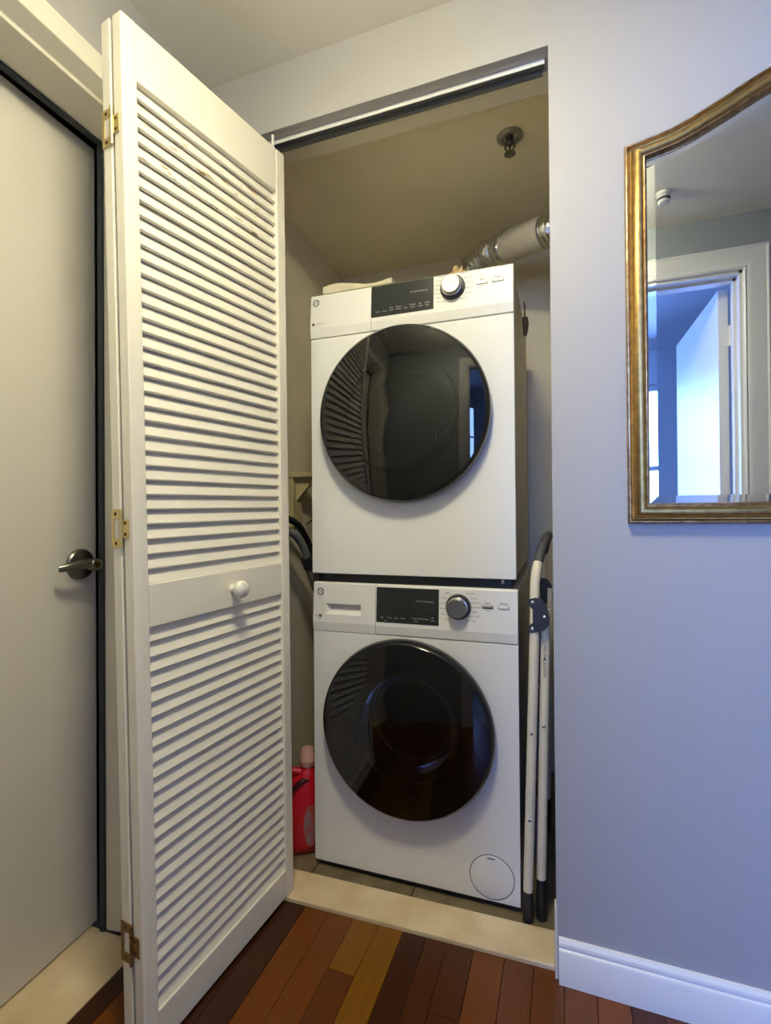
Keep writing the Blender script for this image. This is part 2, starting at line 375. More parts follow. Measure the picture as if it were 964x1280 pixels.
# ------------------------------------------------------------------ bifold louver door
bf = thing('door_2', 'cream folding louver door pushed open beside the washer', 'door', (-0.12, -0.36, 0.003), kind='structure')
PW, PTH = 0.480, 0.028
def bil(NB, FB, NT, FT, nrm):
    NB, FB, NT, FT, nrm = map(Vector, (NB, FB, NT, FT, nrm)); nrm.normalize()
    def fn(s_, t_, z_):
        a = s_/PW; h = z_
        q = (NB*(1-a) + FB*a)*(1-h) + (NT*(1-a) + FT*a)*h
        return q + nrm*t_
    return fn
NB, FB = Vector((-0.045, -0.596, 0.001)), Vector((-0.004, -0.118, 0.011)); NT, FT = Vector((-0.105, -0.590, 2.049)), Vector((-0.020, -0.118, 2.057))
n1 = Vector((0.985, -0.13, 0))
map1 = bil(NB, FB, NT, FT, n1)
off = -n1.normalized()*0.062
n2 = Vector((-0.99, 0.165, 0))
map2 = bil(NB+off, Vector((-0.215, -0.105, 0.011)), NT+off, Vector((-0.243, -0.105, 2.057)), n2)
HP = 2.05
def Z(z): return z/HP
STW = 0.033
zr = dict(bot=(0, 0.072), lock=(0.822, 0.908), top=(1.930, HP))
def make_panel(mp_, knob):
    q = MB()
    for s0, s1 in ((0, STW), (PW-STW, PW)): q.box(s0, s1, -PTH, 0, Z(0), Z(HP))
    pn = build('louver_panel', q.warp(mp_), 'door_cream', bf, bevel=0.003, seg=3)
    for nm in ('bot', 'lock', 'top'):
        z0, z1 = zr[nm]
        build('rail', MB().box(STW+0.0006, PW-STW-0.0006, -PTH+0.002, -0.0015, Z(z0), Z(z1)).warp(mp_), 'door_cream', pn, bevel=0.0015, seg=2)
    for (za, zb, cnt) in ((zr['bot'][1], zr['lock'][0], 25), (zr['lock'][1], zr['top'][0], 34)):
        pitch = (zb-za)/cnt
        for k in range(cnt):
            zc = za + (k+0.5)*pitch + random.uniform(-0.0008, 0.0008)
            ang = math.radians(21 + random.uniform(-2.0, 2.0)); L = 0.0178; th = 0.0033
            dz, dt = math.cos(ang), -math.sin(ang)      # along slat: up and backwards
            nz, nt_ = math.sin(ang), math.cos(ang)      # slat normal, outward and up
            tc_ = -0.0145
            poly = []
            for a, b_ in ((-L, -th), (-L*0.98, th*0.6), (-L*0.9, th), (L*0.95, th), (L, -th)):
                poly.append((tc_ + a*dt + b_*nt_, zc + a*dz + b_*nz))
            q = MB().prism(poly, lambda t_, z_, d: (d, t_, Z(z_)), STW-0.001, PW-STW+0.001)
            build('slat', q.warp(mp_), 'slat_worn' if (knob and cnt == 34 and k in (32, 31, 29)) else 'door_cream', pn)
    if knob:
        c = mp_(0.262, -0.0015, Z(0.865)); R3 = Matrix((n1.normalized(), Vector((-n1.y, n1.x, 0)).normalized(), Vector((0, 0, 1)))).transposed()
        q = MB().lathe([(0.010, 0), (0.010, 0.012), (0.013, 0.016), (0.0195, 0.021), (0.0215, 0.028), (0.0195, 0.035), (0.012, 0.040), (0.0, 0.0415)], (0, 0, 0), 'X', 32)
        q.warp(lambda x, y, z: c + R3 @ Vector((x, y, z)))
        kb = build('knob', q, 'knob_white', pn, smooth=60); kb['label'] = 'round glossy white porcelain knob'
        kb.name = 'knob'
    return pn
p1 = make_panel(map1, True)
p2 = make_panel(map2, False)
# hinges between the two panels (on their near edges)
for zc, mt in ((1.826, 'brass'), (1.021, 'brass'), (0.215, 'rust_brass')):
    e1 = map1(0, 0, Z(zc)); e2 = map1(0, -PTH, Z(zc)); a = map1(0, -PTH-0.006, Z(zc)); ex = -n1.normalized(); out = (e1 - map1(0.1, 0, Z(zc))).normalized()
    upv = (map1(0, 0, Z(zc+0.1)) - e1).normalized()
    def hp(x, d, z): return e2 + ex*x + out*d + upv*z         # x: 0 at back face of panel 1, + towards panel 2
    def hbox(q, x0, x1, d0, d1, z0, z1):
        k = MB().box(x0, x1, d0, d1, z0, z1); return q.add([hp(*v) for v in k.v], k.f)
    q = MB()
    hbox(q, 0.006, 0.034, 0.0005, 0.0022, 0.020, 0.038); hbox(q, 0.006, 0.034, 0.0005, 0.0022, -0.038, -0.020); hbox(q, 0.027, 0.034, 0.0005, 0.0022, -0.020, 0.020)
    hg = build('hinge', q, mt, bf)
    q = MB().tube([hp(0.003, 0.003, -0.038), hp(0.003, 0.003, 0.038)], 0.0034, 12); build('hinge_barrel', q, mt, hg, smooth=40)
    q = MB(); hbox(q, -0.018, 0.001, 0.0005, 0.0022, -0.0185, 0.0185); build('hinge_leaf', q, mt, hg)
    for (sx, sz) in ((0.021, 0.029), (0.021, -0.029), (-0.008, 0.011), (-0.008, -0.011)):
        q = MB().tube([hp(sx, 0.0018, sz), hp(sx, 0.0032, sz)], [0.0042, 0.003], 12); build('screw', q, 'brass_dark', hg)
# top guide pin of the leading panel
c = map1(PW-0.03, -0.014, Z(HP)); build('guide_pin', MB().tube([c-Vector((0, 0, 0.002)), c+Vector((0, 0.0, 0.042))], 0.004, 10), 'white_plastic', bf, smooth=40)
c = map2(PW-0.03, -0.014, Z(HP)); build('guide_pin', MB().tube([c-Vector((0, 0, 0.002)), c+Vector((0, 0.0, 0.030))], 0.004, 10), 'white_plastic', bf, smooth=40)

# ------------------------------------------------------------------ washer and dryer
MRZ = 0.0127; MW = 0.595
def rect_hole(x0, x1, z0, z1, cx, cz, r, y, n=64):
    """flat panel with a round hole: list of verts, faces"""
    A = sorted(set([2*PI*k/n for k in range(n)] + [math.atan2(z-cz, x-cx) % (2*PI) for x in (x0, x1) for z in (z0, z1)]))
    inn, outr = [], []
    for a in A:
        c, s_ = math.cos(a), math.sin(a); ts = []
        if c > 1e-9: ts.append((x1-cx)/c)
        if c < -1e-9: ts.append((x0-cx)/c)
        if s_ > 1e-9: ts.append((z1-cz)/s_)
        if s_ < -1e-9: ts.append((z0-cz)/s_)
        t_ = min(ts); inn.append((cx+r*c, cz+r*s_)); outr.append((cx+t_*c, cz+t_*s_))
    return inn, outr
def front_plate(x0, x1, z0, z1, cx, cz, r, y0, y1):
    inn, outr = rect_hole(x0, x1, z0, z1, cx, cz, r, y0); k = len(inn); q = MB()
    V = [(x, y0, z) for x, z in inn] + [(x, y0, z) for x, z in outr] + [(x, y1, z) for x, z in inn] + [(x, y1, z) for x, z in outr]
    F = []
    for i in range(k):
        j = (i+1) % k
        F += [(i, j, k+j, k+i), (2*k+i, 3*k+i, 3*k+j, 2*k+j), (k+i, k+j, 3*k+j, 3*k+i), (i, 2*k+i, 2*k+j, j)]
    return q.add(V, F)

def ypan(h):     # surface of the control panel, h above its lower seam
    if h < 0.0275: return -0.0005 - 0.0035*h/0.0275
    return -0.004 + 0.0085*(h-0.0275)/0.115
def machine(name, label, cat, zb, kind, dx=0.0):
    """zb: bottom of the white body"""
    root = thing(name, label, cat, (dx, 0, 0), MRZ)
    L = lambda nm, q, mt, par=None, **kw: build(nm, q, mt, par or root, local=True, **kw)
    zt = zb + (0.826 if kind == 'washer' else 0.835)
    zs = 0.7015 if kind == 'washer' else 1.574          # seam
    cx, cz = 0.290, (0.452 if kind == 'washer' else 1.325); DR = 0.2475
    # cabinet shell, open at the front
    x0, x1, y0, y1 = 0.004, MW-0.004, 0.016, 0.600; z0, z1 = zb+0.004, zt-0.006
    V = [(x0, y0, z0), (x1, y0, z0), (x1, y0, z1), (x0, y0, z1), (x0, y1, z0), (x1, y1, z0), (x1, y1, z1), (x0, y1, z1)]
    L('cabinet', MB().add(V, [(0, 4, 7, 3), (1, 2, 6, 5), (3, 7, 6, 2), (0, 1, 5, 4), (4, 5, 6, 7)]), 'cabinet_side')
    L('top_panel', MB().box(0.002, MW-0.002, 0.012, 0.598, z1, zt-0.001), 'white_enamel', bevel=0.004, seg=3)
    L('front_panel', front_plate(0, MW, zb, zs-0.001, cx, cz, 0.172, 0.0, 0.020), 'white_enamel', bevel=0.005, seg=3)
    hh = zt-zs
    prof = [(ypan(0.001), zs+0.001), (ypan(0.0275), zs+0.0275), (ypan(hh-0.012), zt-0.012), (ypan(hh-0.004), zt-0.0035), (0.009, zt), (0.022, zt), (0.022, zs+0.001)]
    fn = lambda a, b_, d: (d, a, b_)
    def rounded(xa, xb, ra, rb):
        # extrude with rounded upper outer corners
        q = MB().prism(prof, fn, xa, xb)
        def rw(x, y, z):
            d = z-(zt-0.012)
            return (x, y, z)
        return q.warp(rw)
    if kind == 'washer':
        dr = None
        sx0, sx1, sz0, sz1 = 0.040, 0.153, 0.752, 0.783
        # drawer front with a recessed grip slot
        q = MB(); xa, xb = 0.0, 0.1972
        def S_(x, h): return (x, ypan(h), zs+h)
        h0, h1 = sz0-zs, sz1-zs; hT = hh-0.012
        gx = [xa, sx0, sx1, xb]; gh = [0.001, 0.0275, h0, h1, hT]
        V = [S_(x, h) for h in gh for x in gx]; F = []
        for r_ in range(len(gh)-1):
            for c_ in range(3):
                if r_ == 2 and c_ == 1: continue
                F.append((r_*4+c_, r_*4+c_+1, (r_+1)*4+c_+1, (r_+1)*4+c_))
        q.add(V, F)
        # slot pocket
        pv = [S_(sx0, h0), S_(sx1, h0), S_(sx1, h1), S_(sx0, h1), (sx0+0.010, 0.010, zs+h0+0.010), (sx1-0.001, 0.010, zs+h0+0.010), (sx1-0.001, 0.040, zs+h1+0.010), (sx0+0.012, 0.040, zs+h1+0.010)]
        q.add(pv, [(0, 1, 5, 4), (1, 2, 6, 5), (2, 3, 7, 6), (3, 0, 4, 7), (4, 5, 6, 7)])
        # sides / top / back
        for x in (xa, xb):
            q.add([(x, a, b_) for a, b_ in prof], [tuple(range(len(prof)))])
        tp = prof[2:6]
        for i in range(3):
            (a0, b0), (a1, b1) = tp[i], tp[i+1]; q.add([(xa, a0, b0), (xb, a0, b0), (xb, a1, b1), (xa, a1, b1)], [(0, 1, 2, 3)])
        dr = L('detergent_drawer', q, 'white_plastic')
    else:
        dr = L('logo_panel', rounded(0.0, 0.1945, 0, 0), 'white_plastic', bevel=0.0012, seg=2)
    xs = 0.1982 if kind == 'washer' else 0.1955
    cp = L('control_panel', rounded(xs, MW, 0, 0), 'white_plastic', bevel=0.0025, seg=3)
    sf = lambda x, z, out=0.0009: (x, ypan(z-zs)-out, z)
    # display
    dx0, dx1, dz0, dz1 = ((0.2015, 0.384, 0.739, 0.8375) if kind == 'washer' else (0.1965, 0.380, 1.612, 1.7035))
    q = MB().add([sf(dx0, dz0), sf(dx1, dz0), sf(dx1, dz1), sf(dx0, dz1), sf(dx0, dz0, -0.001), sf(dx1, dz0, -0.001), sf(dx1, dz1, -0.001), sf(dx0, dz1, -0.001)],
                 [(0, 1, 2, 3), (4, 7, 6, 5), (0, 4, 5, 1), (1, 5, 6, 2), (2, 6, 7, 3), (3, 7, 4, 0)])
    dsp = L('display', q, 'display', cp)
    q = MB()
    def T(body, size, x, z, o_=0.0014): put_text(q, body, size, lambda a, b_: sf(x+a, z+b_, o_))
    T('Est Time Remaining', 0.0062, dx0+0.142, dz0+(0.064 if kind == 'washer' else 0.058))
    if kind == 'washer':
        for b_, x in (('Soil', 0.017), ('Temp', 0.040), ('Spin', 0.060), ('Rinse', 0.080)): T(b_, 0.0062, dx0+x, dz0+0.014)
        T('Dry', 0.005, dx0+0.030, dz0+0.006)
        T('Timed Wash Delay', 0.0062, dx0+0.130, dz0+0.016); T('Hours', 0.0048, dx0+0.118, dz0+0.009); T('My', 0.006, dx0+0.165, dz0+0.020); T('Cycle', 0.006, dx0+0.165, dz0+0.013)
    else:
        for a_, b_, x in (('', 'Signal', 0.020), ('', 'Temp', 0.040), ('Dry', 'Level', 0.061), ('Extend', 'Tumble', 0.082), ('', 'Heat', 0.103), ('Reduce', 'Static', 0.124), ('My', 'Cycle', 0.146), ('Delay', 'Start', 0.166)):
            if a_: T(a_, 0.0058, dx0+x, dz0+0.0215-0.0*x)
            T(b_, 0.0058, dx0+x, dz0+0.0145)
        T('.', 0.012, dx0+0.028, dz0+0.009)
    L('lettering', q, 'print_light', dsp)['kind'] = 'stuff'
    # rotary selector
    kx, kz = (0.438, 0.793) if kind == 'washer' else (0.433, 1.664)
    ky = ypan(kz-zs)
    kn = L('selector_knob', MB().lathe([(0.0345, ky+0.002), (0.0345, ky-0.004), (0.0325, ky-0.009), (0.0285, ky-0.010)], (kx, 0, kz), 'Y', 48), 'dark_plastic', smooth=40)
    L('knob_ring', MB().lathe([(0.0285, ky-0.008), (0.0285, ky-0.0185), (0.0272, ky-0.0195)], (kx, 0, kz), 'Y', 48), 'chrome', kn, smooth=40)
    L('knob_cap', MB().lathe([(0.0262, ky-0.015), (0.0255, ky-0.028), (0.0235, ky-0.030), (0.0, ky-0.0295)], (kx, 0, kz), 'Y', 48), 'knob_steel', kn, smooth=40)
    # cycle names around the selector
    q = MB()
    if kind == 'washer':
        left = ['Bulky', 'Towels', 'Normal', 'Whites', 'Active', 'Rinse']; right = ['Cold Wash', 'Delicates', 'Quick Wash', 'Speed Wash', 'Sanitize', 'Drain + Spin', 'Drum Clean']
    else:
        left = ['Delicates', 'Cottons', 'Mixed', 'Bulky', 'Normal', 'Active', 'Warm Up']; right = ['Timed Dry', 'Easy Care', 'Quick Dry', 'Speed Dry', 'Air Fluff', 'Rack Dry']
    for arr, sg in ((left, -1), (right, 1)):
        for i, b_ in enumerate(arr):
            f_ = (i/(len(arr)-1)-0.5)*2; zz = kz - f_*0.036 + 0.001; xx = kx + sg*(0.014+0.026*math.sqrt(max(0.0, 1-(0.86*f_)**2)))
            wd = 0.0023*len(b_)*0.5
            T2 = xx + sg*wd*0.6
            put_text(q, b_, 0.0055, lambda a, c_: sf(T2+a, zz+c_, 0.0006))
    bx = ((0.5165, 0.797, 'Start', 0.807), (0.5585, 0.797, 'Power', 0.807)) if kind == 'washer' else ((0.513, 1.6655, 'Start', 1.6755), (0.5545, 1.6655, 'Power', 1.6755))
    for i, (x, z, b_, tz) in enumerate(bx): put_text(q, b_, 0.0078, lambda a, c_: sf(x+a, tz+c_, 0.0006))
    put_text(q, 'Pause', 0.0055, lambda a, c_: sf(bx[0][0]+a, bx[0][1]-0.0085+c_, 0.0006))
    L('cycle_lettering', q, 'print_gray', cp)['kind'] = 'stuff'
    for i, (x, z, b_, tz) in enumerate(bx):
        yb = ypan(z-zs)
        L('push_button', MB().box(x-0.0145, x+0.0145, yb-0.0030, yb+0.004, z-0.0036, z+0.0036), 'chrome' if i == 0 else 'white_plastic', cp, bevel=0.0015)
        L('button_bezel', MB().box(x-0.0155, x+0.0155, yb-0.0007, yb+0.003, z-0.0050, z+0.0046), 'print_gray', cp, bevel=0.0007, seg=1)
    # badge: ring with the two script letters, and the small print squares
    q = MB(); gx, gz = (0.023, 0.8175) if kind == 'washer' else (0.018, 1.682)
    ring = []
    for r_ in (0.0108, 0.0082):
        ring.append([sf(gx+r_*math.cos(2*PI*k/32), gz+r_*math.sin(2*PI*k/32), 0.0007) for k in range(32)])
    q.add(ring[0]+ring[1], [(k, (k+1) % 32, 32+(k+1) % 32, 32+k) for k in range(32)])
    put_text(q, 'GE', 0.0112, lambda a, c_: sf(gx+a+0.1*c_, gz+c_, 0.0007))
    for k in range(4):
        a = PI/4+k*PI/2; x_, z_ = gx+0.0075*math.cos(a), gz+0.0075*math.sin(a)
        q.add([sf(x_-0.001, z_-0.001, .0007), sf(x_+0.001, z_-0.001, .0007), sf(x_+0.001, z_+0.001, .0007), sf(x_-0.001, z_+0.001, .0007)], [(0, 1, 2, 3)])
    L('badge', q, 'print_gray', dr)
    q = MB()
    if kind == 'washer':
        for x_, z_, s_ in ((0.024, 0.7465, 0.0042),): q.add([sf(x_-s_, z_-s_, .0007), sf(x_+s_, z_-s_, .0007), sf(x_+s_, z_+s_, .0007), sf(x_-s_, z_+s_, .0007)], [(0, 1, 2, 3)])
        put_text(q, 'UL', 0.008, lambda a, c_: sf(0.011+a, 0.7465+c_, .0007)); put_text(q, 'energy star', 0.0042, lambda a, c_: sf(0.022+a, 0.7385+c_, .0007))
    else:
        x_, z_, s_ = 0.0105, 1.6165, 0.0042; q.add([sf(x_-s_, z_-s_, .0007), sf(x_+s_, z_-s_, .0007), sf(x_+s_, z_+s_, .0007), sf(x_-s_, z_+s_, .0007)], [(0, 1, 2, 3)])
        put_text(q, 'energy star', 0.0058, lambda a, c_: sf(0.034+a, 1.6175+c_, .0007)); put_text(q, '________', 0.0048, lambda a, c_: sf(0.022+a, 1.611+c_, .0007))
    L('small_print', q, 'print_gray', dr)
    # round door
    rim = MB().lathe([(0.176, 0.001), (0.226, 0.001), (DR-0.004, -0.006), (DR, -0.014), (DR, -0.026), (DR-0.004, -0.036), (DR-0.011, -0.042), (0.205, -0.0440), (0.168, -0.044), (0.160, -0.034), (0.160, 0.001)], (cx, 0, cz), 'Y', 96)
    rim.f = [f_ for f_ in rim.f if len(f_) == 4]
    rm = L('door_rim', rim, 'gloss_black', smooth=35)
    gl = MB(); gl.caps = False
    pr = [(0.2365*math.sqrt(1-k*k), -0.0445-0.018*(1-(1-k*k))) for k in [0, .08, .16, .25, .35, .5, .65, .8, .92, 1.0]]
    pr[-1] = (0.0, -0.0625)
    gl.lathe(pr, (cx, 0, cz), 'Y', 96)
    L('door_glass', gl, 'door_tint', rm, smooth=60)
    rg = MB(); rg.caps = False
    rg.lathe([(0.160, -0.030), (0.150, -0.020), (0.146, 0.010), (0.140, 0.030), (0.128, 0.036)] if kind == 'dryer' else [(0.160, -0.030), (0.146, -0.026), (0.132, 0.0), (0.120, 0.055), (0.112, 0.070), (0.07, 0.085), (0.0, 0.09)], (cx, 0, cz), 'Y', 64)
    L('door_bowl', rg, 'drum_steel' if kind == 'dryer' else 'bowl_glass', rm, smooth=60)
    if kind == 'washer':
        t_ = MB().tube([(cx+0.146*math.cos(2*PI*k/48), -0.026, cz+0.146*math.sin(2*PI*k/48)) for k in range(49)], 0.003, 8)
        L('bowl_ring', t_, 'drum_steel', rm, smooth=60)
        t_ = MB().tube([(cx+0.118*math.cos(2*PI*k/48), 0.058, cz+0.118*math.sin(2*PI*k/48)) for k in range(49)], 0.0025, 8)
        L('bowl_ring', t_, 'drum_steel', rm, smooth=60)
    dm = MB(); dm.caps = False
    dm.lathe([(0.172, 0.012), (0.185, 0.045), (0.215, 0.06), (0.225, 0.08), (0.225, 0.40), (0.20, 0.43), (0.06, 0.44), (0.0, 0.44)], (cx, 0, cz), 'Y', 64)
    drum = L('drum', dm, 'drum_dark', smooth=50)
    if kind == 'dryer':
        L('drum_vent', MB().lathe([(0.062, 0.436), (0.060, 0.425), (0.052, 0.425), (0.050, 0.432), (0.030, 0.430), (0.028, 0.420), (0.010, 0.420), (0.0, 0.424)], (cx+0.05, 0, cz+0.0), 'Y', 40), 'drum_steel', drum, smooth=30)
        # dark stacking base and its clips
        bs = L('stacking_base', MB().box(0.012, MW-0.012, 0.018, 0.585, 0.8452, zb+0.0035), 'black_plastic', bevel=0.002)
        L('screw', MB().lathe([(0.006, 0.0), (0.006, 0.010), (0.004, 0.012)], (MW-0.035, 0.012, zb-0.012), 'Z', 14), 'chrome', bs)
        L('clip', MB().box(0.035, 0.065, 0.010, 0.02, zb-0.016, zb-0.004), 'dark_plastic', bs, bevel=0.001)
    else:
        L('plinth', MB().box(0.010, MW-0.010, 0.012, 0.59, 0.0008, zb+0.004), 'black_plastic')
        # drain filter cover
        cv = L('filter_cover', MB().lathe([(0.0565, 0.001), (0.0565, -0.0008), (0.0555, -0.0012), (0.0, -0.0012)], (0.5215, 0, 0.0825), 'Y', 64), 'white_enamel', smooth=30)
        t_ = MB(); t_.caps = False; t_.lathe([(0.0592, -0.0004), (0.0572, -0.0004)], (0.5215, 0, 0.0825), 'Y', 64); L('cover_gap', t_, 'print_gray', cv)
        L('cover_notch', MB().box(0.509, 0.530, -0.0024, -0.001, 0.1308, 0.1328), 'print_gray', cv)
    return root
machine('washing_machine', 'white front-loading washer standing on the closet floor below the dryer', 'washer', 0.0192, 'washer')
machine('clothes_dryer', 'white front-loading dryer stacked on top of the washer', 'dryer', 0.872, 'dryer', -0.0035)

# ------------------------------------------------------------------ folded step stool at the right
lad = thing('step_stool', 'folded cream step stool with black hinges leaning beside the washer', 'step stool', (0.64, 0.2, 0))
def railpath(y):
    return [(0.6145, y, 0.06), (0.617, y, 0.12), (0.636, y, 0.72), (0.6395, y, 0.84)]
def side(y, s_, back):
    par = lad
    p_ = [(0.6145, y, 0.075), (0.637, y, 0.76), (0.6375, y, 0.83), (0.6385, y+0.003*s_, 0.865), (0.6415, y+0.010*s_, 0.895), (0.6455, y+0.022*s_, 0.918)]
    build('front_rail', MB().tube(p_, 0.0122, 16), 'ladder_cream', par, smooth=50)
    build('rear_rail', MB().tube([(0.6465, y+0.018*s_, 0.10), (0.664, y+0.018*s_, 0.80)], 0.0122, 16), 'ladder_cream', par, smooth=50)
    build('foot', MB().tube([(0.6135, y, 0.001), (0.6135, y, 0.004), (0.6145, y, 0.078), (0.6147, y, 0.082)], [0.0125, 0.0135, 0.0125, 0.0112], 16), 'black_plastic', par, smooth=40)
    build('foot', MB().tube([(0.646, y+0.018*s_, 0.001), (0.646, y+0.018*s_, 0.004), (0.6468, y+0.018*s_, 0.105), (0.6468, y+0.018*s_, 0.109)], [0.0125, 0.0135, 0.0125, 0.0112], 16), 'black_plastic', par, smooth=40)
    # hinge plate
    yf = y - 0.0145*s_ if not back else y - 0.027
    poly = [(0.6225, 0.826), (0.640, 0.832), (0.656, 0.828), (0.668, 0.808), (0.674, 0.782), (0.672, 0.762), (0.660, 0.750), (0.640, 0.744), (0.6225, 0.742), (0.6225, 0.757), (0.633, 0.768), (0.633, 0.802), (0.6225, 0.812)]
    pl_ = build('hinge_plate', MB().prism(poly, lambda a, b_, d: (a, d, b_), yf, yf + 0.012), 'dark_plastic', par, bevel=0.001, seg=1)
    for x_, z_ in ((0.633, 0.819), (0.6325, 0.752), (0.662, 0.783)):
        build('rivet', MB().lathe([(0.0045, 0.0), (0.0045, -0.0015*s_), (0.0025, -0.003*s_), (0, -0.0032*s_)], (x_, yf, z_), 'Y', 14), 'chrome', pl_, smooth=50)
side(-0.004, 1, False); side(0.42, -1, True)
for i, (x_, y_, z_) in enumerate(((0.6275, -0.0145, 0.485), (0.6205, -0.0145, 0.265), (0.6565, 0.0035, 0.500))):
    build('rivet', MB().lathe([(0.0045, 0.0), (0.0045, -0.0012), (0.0025, -0.0025), (0, -0.0027)], (x_, y_, z_), 'Y', 14), 'chrome', lad, smooth=50)
hp_ = [(0.6455, 0.018, 0.918), (0.650, 0.030, 0.938), (0.656, 0.052, 0.958), (0.661, 0.085, 0.972), (0.664, 0.13, 0.978), (0.664, 0.286, 0.978), (0.661, 0.331, 0.972), (0.656, 0.364, 0.958), (0.650, 0.386, 0.938), (0.6455, 0.398, 0.918)]
build('hand_grip', MB().tube(hp_, 0.0128, 16), 'grip', lad, smooth=50)
for z0, z1, xx in ((0.60, 0.74, 0.648), (0.36, 0.55, 0.642), (0.14, 0.31, 0.635)):
    build('tread', MB().box(xx-0.006, xx+0.006, 0.012, 0.404, z0, z1), 'dark_plastic', lad, bevel=0.003)
build('cross_bar', MB().tube([(0.651, 0.02, 0.28), (0.651, 0.396, 0.28)], 0.006, 10), 'ladder_cream', lad, smooth=50)
q = MB()
for body, zc in (('GORILLA', 0.700), ('LADDERS', 0.648)):
    v, f_ = text_geo(body, 0.0105)
    q.add([(0.6605 + (zc-0.675)*0.025 + b_ , 0.0137 - math.sqrt(0.0123**2 - min(abs(b_), 0.011)**2), zc - a) for a, b_, _ in v], f_)
q.add([(0.6568, 0.0014, 0.671), (0.6648, 0.0014, 0.671), (0.6608, 0.0012, 0.680)], [(0, 1, 2)])
build('brand_print', q, 'print_gray', lad)

# ------------------------------------------------------------------ mirror with gilt frame
MX0, MZ0 = 0.840, 1.022; MCX = 1.165; MX1 = 2*MCX-MX0
pts = [(0.842, 1.829), (0.868, 1.8335), (0.896, 1.8385), (0.926, 1.8445), (0.964, 1.858), (1.022, 1.884), (1.050, 1.898), (1.075, 1.9095), (1.100, 1.920), (1.125, 1.928), (1.145, 1.9315), (1.165, 1.9325)]
top = [(x - 0.002 if i == 0 else x, z) for i, (x, z) in enumerate(pts)]
top = top + [(2*MCX-x, z) for x, z in reversed(top[:-1])]
path = [(MX0, MZ0)] + top + [(MX1, MZ0)]           # clockwise from bottom left
def offset_path(path, d):
    n_ = len(path); out = []
    for i in range(n_):
        a, b_, c = Vector(path[i-1]), Vector(path[i]), Vector(path[(i+1) % n_])
        t1 = (b_-a).normalized(); t2 = (c-b_).normalized(); n1_ = Vector((t1.y, -t1.x)); n2_ = Vector((t2.y, -t2.x))
        k = n1_+n2_; k = k/ max(0.3, (1+n1_.dot(n2_)))
        out.append(b_ + k*d)
    return out
mir = thing('wall_mirror', 'arched wall mirror in a worn gilt frame on the grey wall', 'mirror', (MCX, YW, MZ0))
def sweep(profile):
    q = MB(); V = []; k = len(profile); n_ = len(path)
    for d, h in profile:
        V += [(x, YW-0.0005-h, z) for x, z in offset_path(path, d)]
    F = []
    for i in range(k-1):
        for j in range(n_): F.append((i*n_+j, i*n_+(j+1) % n_, (i+1)*n_+(j+1) % n_, (i+1)*n_+j))
    return q.add(V, F)
build('frame', sweep([(0.0065, 0.0150), (0.008, 0.0115), (0.0115, 0.0110), (0.0140, 0.0150), (0.0170, 0.0200), (0.0210, 0.0235), (0.0255, 0.0245), (0.0300, 0.0235), (0.0335, 0.0205), (0.0350, 0.0190)]), 'gold', mir, smooth=60)
build('outer_bead', sweep([(0.0, 0.0), (0.0, 0.0150), (0.0012, 0.0175), (0.0035, 0.0185), (0.0055, 0.0175), (0.0065, 0.0150)]), 'gold_bead', mir, smooth=60)
build('inner_bead', sweep([(0.0350, 0.0190), (0.0358, 0.0205), (0.0372, 0.0210), (0.0385, 0.0200), (0.0405, 0.0140), (0.0425, 0.0110), (0.0425, 0.004)]), 'gold_bead', mir, smooth=60)
# bevelled glass
gi, ge = offset_path(path, 0.058), offset_path(path, 0.042); n_ = len(path)
V = [(x, YW-0.0125, z) for x, z in gi] + [(x, YW-0.0105, z) for x, z in ge]
F = [tuple(range(n_))] + [(j, (j+1) % n_, n_+(j+1) % n_, n_+j) for j in range(n_)]
build('mirror_glass', MB().add(V, F), 'mirror', mir)

# ------------------------------------------------------------------ closet things
# dryer vent duct
du = thing('vent_duct', 'silver foil dryer duct with a pale wrapped sleeve above the dryer', 'duct', (0.52, 0.5, 1.75))
def lerp_path(ps, n_):
    """Catmull-Rom"""
    P_ = [Vector(q) for q in ps]; P_ = [2*P_[0]-P_[1]] + P_ + [2*P_[-1]-P_[-2]]; out = []
    for i in range(1, len(P_)-2):
        for k in range(n_):
            t_ = k/n_; a, b_, c, d = P_[i-1:i+3]
            out.append(0.5*((2*b_) + (-a+c)*t_ + (2*a-5*b_+4*c-d)*t_*t_ + (-a+3*b_-3*c+d)*t_**3))
    out.append(P_[-2]); return out
fp = lerp_path([(0.32, 0.66, 1.62), (0.318, 0.655, 1.83), (0.350, 0.60, 1.955), (0.430, 0.555, 2.012), (0.535, 0.495, 2.008)], 22)
rad = [0.046 + 0.0065*math.sin(i*1.9) + random.uniform(-0.003, 0.003) for i in range(len(fp))]
q = MB().tube(fp, rad, 28)
q.warp(lambda x, y, z: Vector((x, y, z)) + 0.006*noise.noise_vector(Vector((x, y, z))*38))
build('foil_hose', q, 'foil', du, smooth=30)
sp_ = [Vector((0.520, 0.503, 2.006)), Vector((0.55, 0.485, 2.004)), Vector((0.60, 0.455, 1.998)), Vector((0.645, 0.428, 1.994)), Vector((0.655, 0.422, 1.993))]
build('sleeve', MB().tube(sp_, [0.051, 0.052, 0.053, 0.053, 0.052], 32), 'duct_wrap', du, smooth=40)
fp = lerp_path([(0.640, 0.431, 1.994), (0.70, 0.40, 1.99), (0.772, 0.37, 1.985)], 12)
q = MB().tube(fp, [0.047 + 0.006*math.sin(i*1.9) for i in range(len(fp))], 24); q.warp(lambda x, y, z: Vector((x, y, z)) + 0.005*noise.noise_vector(Vector((x, y, z))*38))
build('foil_collar', q, 'foil', du, smooth=30)
